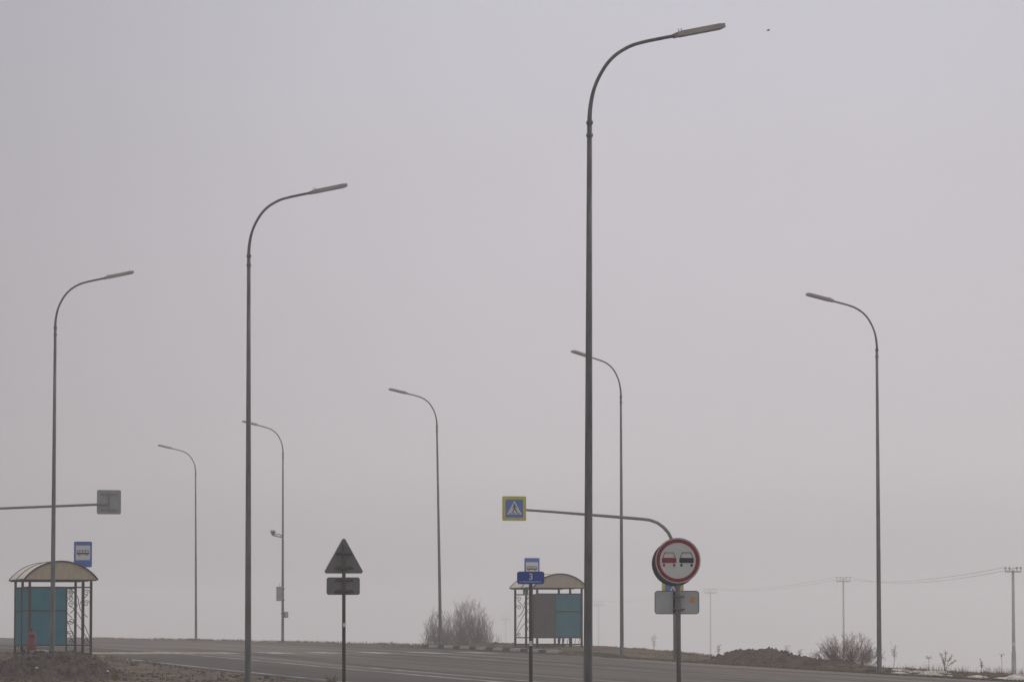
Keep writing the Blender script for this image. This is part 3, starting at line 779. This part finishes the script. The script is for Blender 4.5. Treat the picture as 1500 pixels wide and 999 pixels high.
pile('dirt_pile', 'broad dark dirt pile at the foot of the near bus shelter', [(-160, 985), (-60, 980), (-10, 978), (15, 969), (35, 962), (55, 957), (75, 955.5), (92, 957), (108, 955.5), (122, 960), (135, 965), (150, 973), (165, 980), (182, 987), (205, 994), (240, 999)], 100.0, 3.2, dirt, 5, 990, .12)
pile('dirt_pile', 'long brown dirt pile with a lumpy crest beyond the road beside the bare bush', [(1058, 973), (1066, 968), (1078, 958), (1090, 954.5), (1104, 953), (1118, 952.5), (1128, 951), (1134, 955), (1143, 960), (1160, 962), (1176, 965), (1200, 968), (1222, 968.5), (1236, 972), (1252, 976), (1275, 981)], 0, 1.5, dirt2, 9, 975, .10, True, 39.8)
pile('dirt_pile', 'low ridge of dirt between the bare thicket and the far bus shelter', [(676, 947), (690, 943), (704, 939.5), (718, 941), (735, 941.5), (748, 942), (757, 945.5), (766, 948)], 0, .9, dirt2, 23, 948, .03, True, 40.6)
# loose clods scattered over the near verge
q = MB()
random.seed(21)
for k in range(420):
    t_ = random.uniform(11.5, 19.9); s_ = random.uniform(84, 112)
    if t_ > 17.5 and random.random() < .5: continue
    g = w(t_, s_); r_ = random.uniform(.02, .07) * (1.6 if random.random() < .06 else 1)
    zz = ground(t_, s_)
    n0 = len(q.v)
    ring_ = []
    for (zf, rf_) in ((-.4, .8), (.2, 1.0), (.75, .55)):
        for a in range(6): ang = a * math.pi / 3 + zf; rr = r_ * rf_ * random.uniform(.75, 1.2); q.v.append((g.x + rr * math.cos(ang), g.y + rr * math.sin(ang), zz + r_ * zf * random.uniform(.8, 1.1)))
    for lv in (0, 1):
        for a in range(6): i0 = n0 + lv * 6 + a; i1 = n0 + lv * 6 + (a + 1) % 6; q.f.append((i0, i1, i1 + 6, i0 + 6)); q.m.append(0)
    q.f.append(tuple(n0 + 12 + a for a in range(6))); q.m.append(0)
stuff(q.build('gravel', dirt, None))

# ------------------------------------------------------------------ snow, grass, weeds
def blob(q, u, v, t_, ru, rs, hgt, seed):
    Y = Yof(u, t_); P = pt(u, v, Y); n0 = len(q.v); N = 22
    t_, s_ = ts(P.x, P.y)
    for (k, hf) in ((1.0, -.03), (.8, .55), (.45, .9), (.1, 1.0)):
        for a in range(N):
            an = 2 * math.pi * a / N; m_ = k * (1 + .45 * noise.noise(Vector((math.cos(an) * 1.5 + seed, math.sin(an) * 1.5, 0))))
            g = w(t_ + rs * m_ * math.sin(an), s_ + ru * m_ * math.cos(an)); q.v.append((g.x, g.y, gxy(g.x, g.y) + hgt * hf + .01))
    for lv in range(3):
        for a in range(N): i0 = n0 + lv * N + a; i1 = n0 + lv * N + (a + 1) % N; q.f.append((i0, i1, i1 + N, i0 + N)); q.m.append(0)
    q.f.append(tuple(n0 + 3 * N + a for a in range(N))); q.m.append(0)
q = MB()
random.seed(77)
for (u0, u1, va, vb_, ta, tb, n_) in ((1312, 1380, 977, 984, 39.4, 41.4, 17), (1240, 1290, 974, 978, 41.0, 42.0, 6), (1465, 1500, 988, 993, 39.6, 41.2, 7), (1395, 1440, 984, 989, 39.8, 40.8, 2)):
    for k in range(n_):
        blob(q, random.uniform(u0, u1), 980, random.uniform(ta, tb), random.uniform(.2, 1.0), random.uniform(.10, .28), random.uniform(.035, .085), k * 3.1 + u0)
stuff(q.build('snow', snow, None, True))
q = MB(); blob(q, -6, 1003, 11.2, 1.0, .45, .16, 31)
sp = q.build('snow', snow, None, True); stuff(sp)

def blades(name, m_, n, tr, sr, hr, seed, dens=None, lean=.5, wd=.012, clump=5):
    random.seed(seed); q = MB()
    for k in range(n):
        t_ = random.uniform(*tr); s_ = random.uniform(*sr)
        if dens and random.random() > dens(t_, s_): continue
        if noise.noise(Vector((t_ * .6, s_ * .4, seed))) < -.12 and random.random() < .75: continue
        z = ground(t_, s_) - .01
        if PS0 + .5 < s_ < PS1 + .3 and 36.5 < t_ < 41.4 and random.random() < .85: continue
        for c_ in range(clump):
            a = random.uniform(0, 6.283); h_ = random.uniform(*hr); g = w(t_ + random.gauss(0, .06), s_ + random.gauss(0, .06), z)
            d = Vector((math.cos(a), math.sin(a), 0)); e = Vector((-math.sin(a), math.cos(a), 0)) * wd
            m1 = g + Vector((0, 0, h_ * .55)) + d * h_ * lean * .25; m2 = g + Vector((0, 0, h_)) + d * h_ * lean * random.uniform(.4, 1.2)
            n0 = len(q.v); q.v += [tuple(g - e), tuple(g + e), tuple(m1 + e * .7), tuple(m1 - e * .7), tuple(m2)]
            q.f += [(n0, n0 + 1, n0 + 2, n0 + 3), (n0 + 3, n0 + 2, n0 + 4)]; q.m += [0, 0]
    return stuff(q.build(name, m_, None))
blades('grass', grassm, 9000, (36.75, 43.4), (88, 160), (.02, .065), 1)
blades('grass', grassg, 4200, (36.6, 38.6), (88, 133), (.03, .08), 2)
blades('grass', grassm, 2600, (11, 19.8), (84, 140), (.03, .10), 3)
blades('grass', grassm, 700, (40.2, 43.3), (90, 113), (.06, .30), 4, wd=.0035, lean=.45, clump=6)
blades('grass', grassm, 1500, (38.6, 40), (152, 260), (.04, .13), 5)

def tuft(label, u, v, Y, n, h_, m_):
    P = pt(u, v, Y); P.z = gxy(P.x, P.y) if v > 940 else P.z
    random.seed(int(u)); q = MB()
    for k in range(n):
        a = random.uniform(0, 6.283); l = random.uniform(.5, 1) * h_; sp_ = random.uniform(.05, .55)
        d = Vector((math.cos(a), math.sin(a), 0)); r0 = random.uniform(0, .05)
        q.tube([d * r0, d * (r0 + l * sp_ * .35) + Vector((0, 0, l * .6)), d * (r0 + l * sp_ * .9) + Vector((0, 0, l * (1 - .25 * sp_)))], [.007, .005, .001], 4)
    ob = q.build('grass_tuft', m_, None, loc=P); tag(ob, label, 'grass tuft'); return ob
yg = mat('yellow_green_blades', (.14, .11, .02), .8, 0, .4, 20)
pA = pt(487, 999, 68.0)
tuft('yellowish tuft of grass at the foot of the triangular sign', 487, 1000, 84.0, 70, .44, yg)
tuft('small yellowish grass tuft on the right flank of the dark dirt pile', 169, 1000, 96.0, 60, .26, yg)

# dead weeds
def weedstalk(label, u, vb, vt, Y, kind, seed, m_=None):
    P = pt(u, vb, Y); top = pt(u, vt, Y); g = gxy(P.x, P.y); P.z = min(P.z, max(g, P.z - .6)) if g < P.z else g
    h_ = top.z - P.z; random.seed(seed)
    o = thing('dead_weed', label, 'dead weed', P, 0, 'dead weeds along the far verge')
    st = MB(); sd = MB()
    if kind == 'plume':
        for (dx, l) in ((-.22, .95), (.08, 1.0), (.42, .85), (-.05, .6), (.6, .6)):
            l *= h_; p1 = Vector((dx * h_ * .35, random.uniform(-.05, .05), l * .55)); p2 = Vector((dx * h_ * .9, random.uniform(-.08, .08), l))
            st.tube([(0, 0, 0), p1, p2], [.007, .005, .003], 5)
            for k in range(46):
                f = random.uniform(.45, 1); c_ = p1.lerp(p2, (f - .45) / .55); d = Vector((random.gauss(0, 1), random.gauss(0, 1), random.gauss(.6, .7))).normalized() * random.uniform(.03, .10)
                sd.tube([c_, c_ + d], [.0045, .002], 4)
    elif kind == 'umbel':
        st.tube([(0, 0, 0), (.02, 0, h_ * .6), (0.0, 0, h_ * .95)], [.008, .006, .004], 5)
        for k in range(9):
            a = random.uniform(0, 6.283); r_ = random.uniform(.02, .09); p_ = Vector((r_ * math.cos(a), r_ * math.sin(a), h_ + random.uniform(-.05, .06) - r_ * .35))
            st.tube([(0, 0, h_ * .86), p_], .004, 4); sd.tube([p_ - Vector((0, 0, .012)), p_ + Vector((0, 0, .012))], .007, 5)
    else:
        st.tube([(0, 0, 0), (.03, 0, h_ * .5), (0.02, 0, h_)], [.009, .006, .002], 5)
        for k in range(22):
            z = random.uniform(.35, .95) * h_; a = random.uniform(0, 6.283); l = random.uniform(.10, .28) * h_ * .8
            p_ = Vector((.02, 0, z)); e = p_ + Vector((math.cos(a) * l * .7, math.sin(a) * l * .7, l)); st.tube([p_, p_.lerp(e, .5) + Vector((0, 0, -.02)), e], [.004, .003, .0015], 4)
            for _ in range(2): d = Vector((random.gauss(0, .04), random.gauss(0, .04), random.uniform(0, .06))); sd.tube([e, e + d], [.004, .002], 4)
    st.build('stem', m_ or weed, o); sd.build('seed_head', m_ or weed, o)
    return o
weedstalk('dead weed with two feathery plumes leaning outward on the right verge', 1384, 983, 955, 117, 'plume', 1)
weedstalk('thin dead weed with a flat umbrella head left of the feathery weed', 1360, 981, 961, 119, 'umbel', 2)
weedstalk('thin tall dead stalk with sparse side twigs right of the tall lamp base', 1309, 980, 946, 124, 'twiggy', 3)
weedstalk('dead weed with a round seed head near the pale-footed utility pole', 1467, 988, 958, 116, 'umbel', 4)
weedstalk('leafless weed stalk between the grassy verge and the brown dirt pile', 1052, 969, 947, 139, 'twiggy', 6)
weedstalk('pale leafless sapling on the grassy verge right of a lamp pole', 957, 953, 932, 152, 'twiggy', 7)
weedstalk('low twiggy weed just behind the crest of the brown dirt pile', 1152, 966, 948, 127, 'twiggy', 8)
weedstalk('low twiggy weed on the slope between dirt pile and bare bush', 1170, 968, 953, 126, 'twiggy', 9)
weedstalk('short dark marker-like stalk alone on the hazy road edge', 573, 951, 941, 168, 'twiggy', 10)
weedstalk('low dead weed at the right edge of the far verge', 1437, 988, 968, 116, 'twiggy', 12)

# ------------------------------------------------------------------ bare bushes
def bush(label, u, Y, spread_u, vt, vb, nst, seed, m_, fan=.35, twn=9, rad=.011, rt=.006):
    random.seed(seed); P = pt(u, vb, Y); g = gxy(P.x, P.y); P.z = g
    top = pt(u, vt, Y).z - g; hw = spread_u / F * Y / 2
    o = thing('bare_bush', label, 'bush', P, 0, 'leafless bushes beyond the road')
    st = MB(); tw = MB()
    for k in range(nst):
        bx = random.uniform(-1, 1) * hw * (1 - fan) * .9; by = random.gauss(0, .3) * hw * .8
        q = max(-1, min(1, bx / (hw * (1 - fan) + 1e-6) * .85 + random.gauss(0, .22)))
        h_ = top * random.uniform(.55, 1.0) * (1 - (.38 if fan < .5 else .55) * q * q)
        ex = q * hw * 1.0; ey = by + random.gauss(0, .25) * hw
        p0 = Vector((bx, by, -.05)); p3 = Vector((ex, ey, h_))
        pts = [p0]
        kx, ky = random.gauss(0, .05) * top, random.gauss(0, .05) * top
        for f in (.25, .5, .75, 1.0):
            c_ = p0.lerp(p3, f); c_.x = bx + (ex - bx) * f ** (1.25 if fan < .5 else .8) + kx * math.sin(math.pi * f); c_.y += ky * math.sin(math.pi * f); c_ += Vector((random.gauss(0, .022), random.gauss(0, .022), 0)) * top; pts.append(c_)
        st.tube(pts, [rad * 1.2, rad, rad * .8, rad * .6, rad * .3], 4, False)
        for j in range(twn):
            f = random.uniform(.25, .97); i = min(3, int(f * 4)); c_ = pts[i].lerp(pts[i + 1], f * 4 - i)
            d = (pts[i + 1] - pts[i]).normalized(); a = random.uniform(0, 6.283); l = top * random.uniform(.08, .24) * (1.15 - f * .5)
            sp_ = .55 if fan < .5 else .8; d = (d + Vector((math.cos(a) * sp_, math.sin(a) * sp_, random.uniform(-.1, .25)))).normalized()
            m1 = c_ + d * l * .5; e = c_ + d * l + Vector((0, 0, l * .15)); tw.tube([c_, m1, e], [rt, rt * .8, rt * .35], 3, False)
            for _ in range(2):
                d2 = (d + Vector((random.gauss(0, .5), random.gauss(0, .5), .2))).normalized(); tw.tube([m1, m1 + d2 * l * .45], [rt * .7, rt * .3], 3, False)
    st.build('stems', m_, o); tw.build('twigs', m_, o)
    return o
bush('big dense leafless thicket behind the start of the striped kerb', 686, 186, 82, 878, 946, 250, 5, twig, .20, 8, .0078, .0040)
bush('smaller leafless thicket to the left of a leaning hazy lamp pole', 640, 183, 44, 890, 948, 115, 6, twig, .22, 8, .0078, .0040)
bush('leafless reddish bush fanning out behind the brown dirt pile by a lamp', 1243, 121, 112, 925, 975, 170, 8, twig2, .62, 15, .0050, .0026)

# ------------------------------------------------------------------ utility poles and wires
UP = [(1485, 831, 250, 'T-shaped utility pole with a pale footing at the far right edge'),
      (1236, 845, 520, 'T-shaped utility pole rising behind the reddish bare bush'),
      (1041, 862, 850, 'faint T-shaped utility pole between the round sign and the dirt pile'),
      (877, 880, 1130, 'barely visible T-shaped utility pole just right of the tallest lamp pole'),
      (741, 901, 1330, 'ghostly T-shaped utility pole left of the far bus shelter')]
ends = []
for (u, vt, Y, lab) in UP:
    P = pt(u, 960, Y); P.z = gxy(P.x, P.y, False); h_ = zat(vt, Y) - P.z; k = Y / 250.0
    hw = 12 / F * Y * (1.0 if Y < 300 else .85 if Y < 600 else .72 if Y < 900 else .6)
    o = thing('utility_pole', lab, 'utility pole', P, R(-4), 'utility poles in the foggy field')
    rr = .10 * (1 + .28 * (k - 1)) ; zlow = zat(955, Y) - P.z
    q = MB(); q.tube([(0, 0, -.5), (0, 0, h_ - .15)], [rr * 1.25, rr * .85], 10); q.build('pole', wood, o, True)
    if Y < 300: q = MB(); q.tube([(.0, -.02, -.5), (.0, -.02, zlow)], [rr * 1.5, rr * 1.42], 10); q.build('footing', palewood, o); q = MB(); q.box((0, -rr * 1.15, zlow + .5), (.16, .02, .24)); q.build('plate', white, o)
    zc_ = h_ - 6 / F * Y
    q = MB(); q.box((0, -rr, zc_), (hw * 2, .12 * k ** .5, 2.0 / F * Y)); q.build('crossarm', wood, o)
    for f in (-.95, -.45, .45, .95):
        q = MB(); q.tube([(f * hw, -rr, zc_), (f * hw, -rr, h_ - .08)], .018 * k ** .6, 6); q.tube([(f * hw, -rr, h_ - .10), (f * hw, -rr, h_ + .03)], .045 * k ** .6, 8); q.build('insulator', signbackdark, o)
    q = MB(); q.box((0, -rr, h_ - .03), (hw * 2.0, .03, .025 * k)); q.build('top_rail', wood, o)
    ends.append([P + Matrix.Rotation(R(-4), 3, 'Z') @ Vector((f * hw, -rr, h_ + .02)) for f in (-.95, .95)])
n_w = 0
wl = ['lower', 'upper']
names = [['sagging wire on the left ends of the two nearest utility poles', 'sagging wire on the right ends of the two nearest utility poles'],
         ['faint wire on the left ends between the bush pole and the next pole', 'faint wire on the right ends between the bush pole and the next pole'],
         ['hazy wire on the left ends behind the round sign', 'hazy wire on the right ends behind the round sign'],
         ['ghostly wire on the left ends of the two farthest poles', 'ghostly wire on the right ends of the two farthest poles']]
for i in range(len(ends) - 1):
    for j in (0, 1):
        a, b2 = ends[i][j], ends[i + 1][j]; sag = [.75, .8, .9, 1.0][i] + .12 * j
        q = MB(); n = 24; q.tube([(a.lerp(b2, k / n) - a) - Vector((0, 0, sag * 4 * (k / n) * (1 - k / n))) for k in range(n + 1)], .011 * (1 + i * .35), 5)
        tag(q.build('power_line', wirem, None, loc=a), names[i][j], 'wire', 'wires between the utility poles')

# ------------------------------------------------------------------ bird and litter
p = pt(1125, 45, 108)
o = thing('bird', 'tiny grey bird flying in the pale sky right of the tallest lamp', 'bird', p, R(20)); o.scale = (.8, .8, .8)
q = MB(); q.tube([(-.05, 0, .004), (-.038, 0, .006), (-.01, 0, 0), (.02, 0, -.004), (.05, 0, .0), (.075, 0, .004)], [.004, .014, .022, .018, .010, .004], 10)
q.tube([(-.05, 0, .004), (-.066, 0, .002)], [.005, .001], 6); q.build('body', birdm, o, True)
for sy in (-1, 1):
    q = MB(); q.add([(-.02, 0, .008), (.02, 0, .006), (.035, sy * .07, .03), (-.01, sy * .06, .034), (.045, sy * .12, .012), (-.02, 0, .004), (.02, 0, .002), (.035, sy * .07, .026), (-.01, sy * .06, .030), (.045, sy * .12, .008)],
                    [(0, 1, 2, 3), (3, 2, 4), (5, 8, 7, 6), (8, 9, 7), (0, 5, 6, 1), (1, 6, 7, 2), (2, 7, 9, 4), (4, 9, 8, 3), (3, 8, 5, 0)]); q.build('wing', birdm, o)
def scrap(label, u, v, t_, sz, seed):
    Y = Yof(u, t_); P = pt(u, v, Y); P.z = max(gxy(P.x, P.y), P.z if v < 985 and t_ < 18 else -9) + .01
    random.seed(seed); q = MB(); N = 7; vs = []
    for i in range(N + 1):
        for j in range(N + 1): vs.append(((i / N - .5) * sz + random.gauss(0, sz * .03), (j / N - .5) * sz * .8 + random.gauss(0, sz * .03), max(0, .25 * sz * (1 + noise.noise(Vector((i * .7, j * .7, seed))) * 1.6) * math.sin(math.pi * i / N) * math.sin(math.pi * j / N))))
    fs = [(i * (N + 1) + j, (i + 1) * (N + 1) + j, (i + 1) * (N + 1) + j + 1, i * (N + 1) + j + 1) for i in range(N) for j in range(N)]
    n = len(vs); q.add(vs, fs); ob = q.build('plastic_bag', plasticw, None, loc=P); tag(ob, label, 'litter'); return ob
scrap('crumpled white plastic bag on the grass below the feathery dead weed', 1391, 991, 38.6, .34, 1)
scrap('small white scrap of plastic on the road surface right of the near shelter', 205, 969, 20.9, .16, 2)
YD = 98.2
for (u, v, lab, sz, sd) in ((54, 979, 'white scrap of plastic low on the middle of the dark dirt pile', .06, 4), (158, 984, 'white scrap of plastic on the right flank of the dark dirt pile', .06, 5)):
    # rest it on the pile: march the sight line down to the heap surface
    dp = bpy.context.evaluated_depsgraph_get(); bpy.context.view_layer.update(); dp = bpy.context.evaluated_depsgraph_get()
    d = pt(u, v, 1.0).normalized(); hit = sc.ray_cast(dp, d * 80, d)
    if hit[0]:
        q = MB(); random.seed(sd)
        q.tube([(-sz / 2, 0, .012), (-.1 * sz, .01, .03), (sz / 2, .0, .014)], [sz * .15, sz * .38, sz * .12], 7)
        tag(q.build('plastic_scrap', plasticw, None, loc=hit[1]), lab, 'litter')

# ------------------------------------------------------------------ haze
HZD = 0.00130
q = MB(); x0, x1, y0, y1, z0, z1 = -760, 760, -230, 1640, -34, 17.5
q.box(((x0 + x1) / 2, (y0 + y1) / 2, (z0 + z1) / 2), (x1 - x0, y1 - y0, z1 - z0))
hm = bpy.data.materials.new('haze'); hm.use_nodes = True; nt = hm.node_tree; nt.nodes.clear()
pv = nt.nodes.new('ShaderNodeVolumePrincipled'); out = nt.nodes.new('ShaderNodeOutputMaterial')
pv.inputs['Color'].default_value = (1.0, .980, .980, 1); pv.inputs['Density'].default_value = HZD; pv.inputs['Anisotropy'].default_value = .5
nt.links.new(pv.outputs[0], out.inputs['Volume'])
stuff(q.build('haze', hm))

# ------------------------------------------------------------------ light
SUN_EL, SUN_AZ = R(30), R(44)      # azimuth measured from +y towards +x
wd = bpy.data.worlds.new('World'); sc.world = wd; wd.use_nodes = True; nt = wd.node_tree; L = nt.links.new
bg = nt.nodes['Background']
sky = nt.nodes.new('ShaderNodeTexSky'); sky.sky_type = 'NISHITA'; sky.sun_disc = False
sky.sun_elevation = SUN_EL; sky.sun_rotation = SUN_AZ; sky.dust_density = 4; sky.air_density = 1
bw = nt.nodes.new('ShaderNodeRGBToBW'); L(sky.outputs[0], bw.inputs[0])
# overcast: the clear sky is spread out by low cloud - evened and drained of colour; thicker to the left (-x), thinner to the right
cl = nt.nodes.new('ShaderNodeMix'); cl.data_type = 'RGBA'; cl.inputs['Factor'].default_value = .92
tc = nt.nodes.new('ShaderNodeTexCoord'); sx = nt.nodes.new('ShaderNodeSeparateXYZ'); L(tc.outputs['Generated'], sx.inputs[0])
rp = nt.nodes.new('ShaderNodeValToRGB'); L(sx.outputs['Z'], rp.inputs['Fac'])
els = rp.color_ramp.elements
els[0].position = 0.0; els[0].color = (.425, .405, .410, 1)
els[1].position = 1.0; els[1].color = (.80, .79, .83, 1)
for p_, c_ in ((.02, (.500, .474, .486, 1)), (.04, (.605, .568, .588, 1)), (.075, (.600, .564, .600, 1)), (.155, (.600, .584, .648, 1)), (.35, (.70, .69, .74, 1))):
    e_ = els.new(p_); e_.color = c_
mz = nt.nodes.new('ShaderNodeMapRange'); L(sx.outputs['X'], mz.inputs['Value']); mz.inputs['From Min'].default_value = -.2; mz.inputs['From Max'].default_value = .2
xr = nt.nodes.new('ShaderNodeValToRGB'); L(mz.outputs[0], xr.inputs['Fac']); xr.color_ramp.interpolation = 'B_SPLINE'
xe = xr.color_ramp.elements; xe[0].position = 0; xe[0].color = (.70, .70, .70, 1); xe[1].position = 1; xe[1].color = (.98, .98, .98, 1)
for p_, c_ in ((.19, .785), (.29, .855), (.39, .95), (.5, 1.0), (.7, 1.01), (.8, .98)):
    e_ = xe.new(p_); e_.color = (c_, c_, c_, 1)
# slow unevenness of the cloud
cn = nt.nodes.new('ShaderNodeTexNoise'); cn.inputs['Scale'].default_value = 14; cn.inputs['Detail'].default_value = 3; L(tc.outputs['Generated'], cn.inputs['Vector'])
cm = nt.nodes.new('ShaderNodeMapRange'); L(cn.outputs['Fac'], cm.inputs['Value']); cm.inputs['From Min'].default_value = .25; cm.inputs['From Max'].default_value = .75; cm.inputs['To Min'].default_value = 9.2; cm.inputs['To Max'].default_value = 9.55
cx_ = nt.nodes.new('ShaderNodeMix'); cx_.data_type = 'RGBA'; cx_.blend_type = 'MULTIPLY'; cx_.inputs['Factor'].default_value = 1; cx_.clamp_result = False
L(xr.outputs[0], cx_.inputs['A']); L(cm.outputs[0], cx_.inputs['B'])
cb = nt.nodes.new('ShaderNodeMix'); cb.data_type = 'RGBA'; cb.blend_type = 'MULTIPLY'; cb.inputs['Factor'].default_value = 1; cb.clamp_result = False
L(rp.outputs[0], cb.inputs['A']); L(cx_.outputs['Result'], cb.inputs['B'])
L(bw.outputs[0], cl.inputs['A']); L(cb.outputs['Result'], cl.inputs['B'])
L(cl.outputs['Result'], bg.inputs['Color']); bg.inputs['Strength'].default_value = .10
sl = bpy.data.lights.new('sun', 'SUN'); sl.energy = 1.15; sl.angle = R(25); sl.color = (1, .97, .94)
so = bpy.data.objects.new('sun', sl); COL.objects.link(so)
dirv = Vector((math.sin(SUN_AZ) * math.cos(SUN_EL), math.cos(SUN_AZ) * math.cos(SUN_EL), math.sin(SUN_EL)))
so.rotation_euler = dirv.to_track_quat('Z', 'Y').to_euler(); so.location = (0, 0, 60)

sc.view_settings.view_transform = 'Standard'; sc.view_settings.look = 'None'
sc.view_settings.exposure = 0.0; sc.view_settings.gamma = 1.0
sc.render.engine = 'CYCLES'
sc.cycles.volume_bounces = 3; sc.cycles.max_bounces = 8; sc.cycles.diffuse_bounces = 3
sc.cycles.use_denoising = True
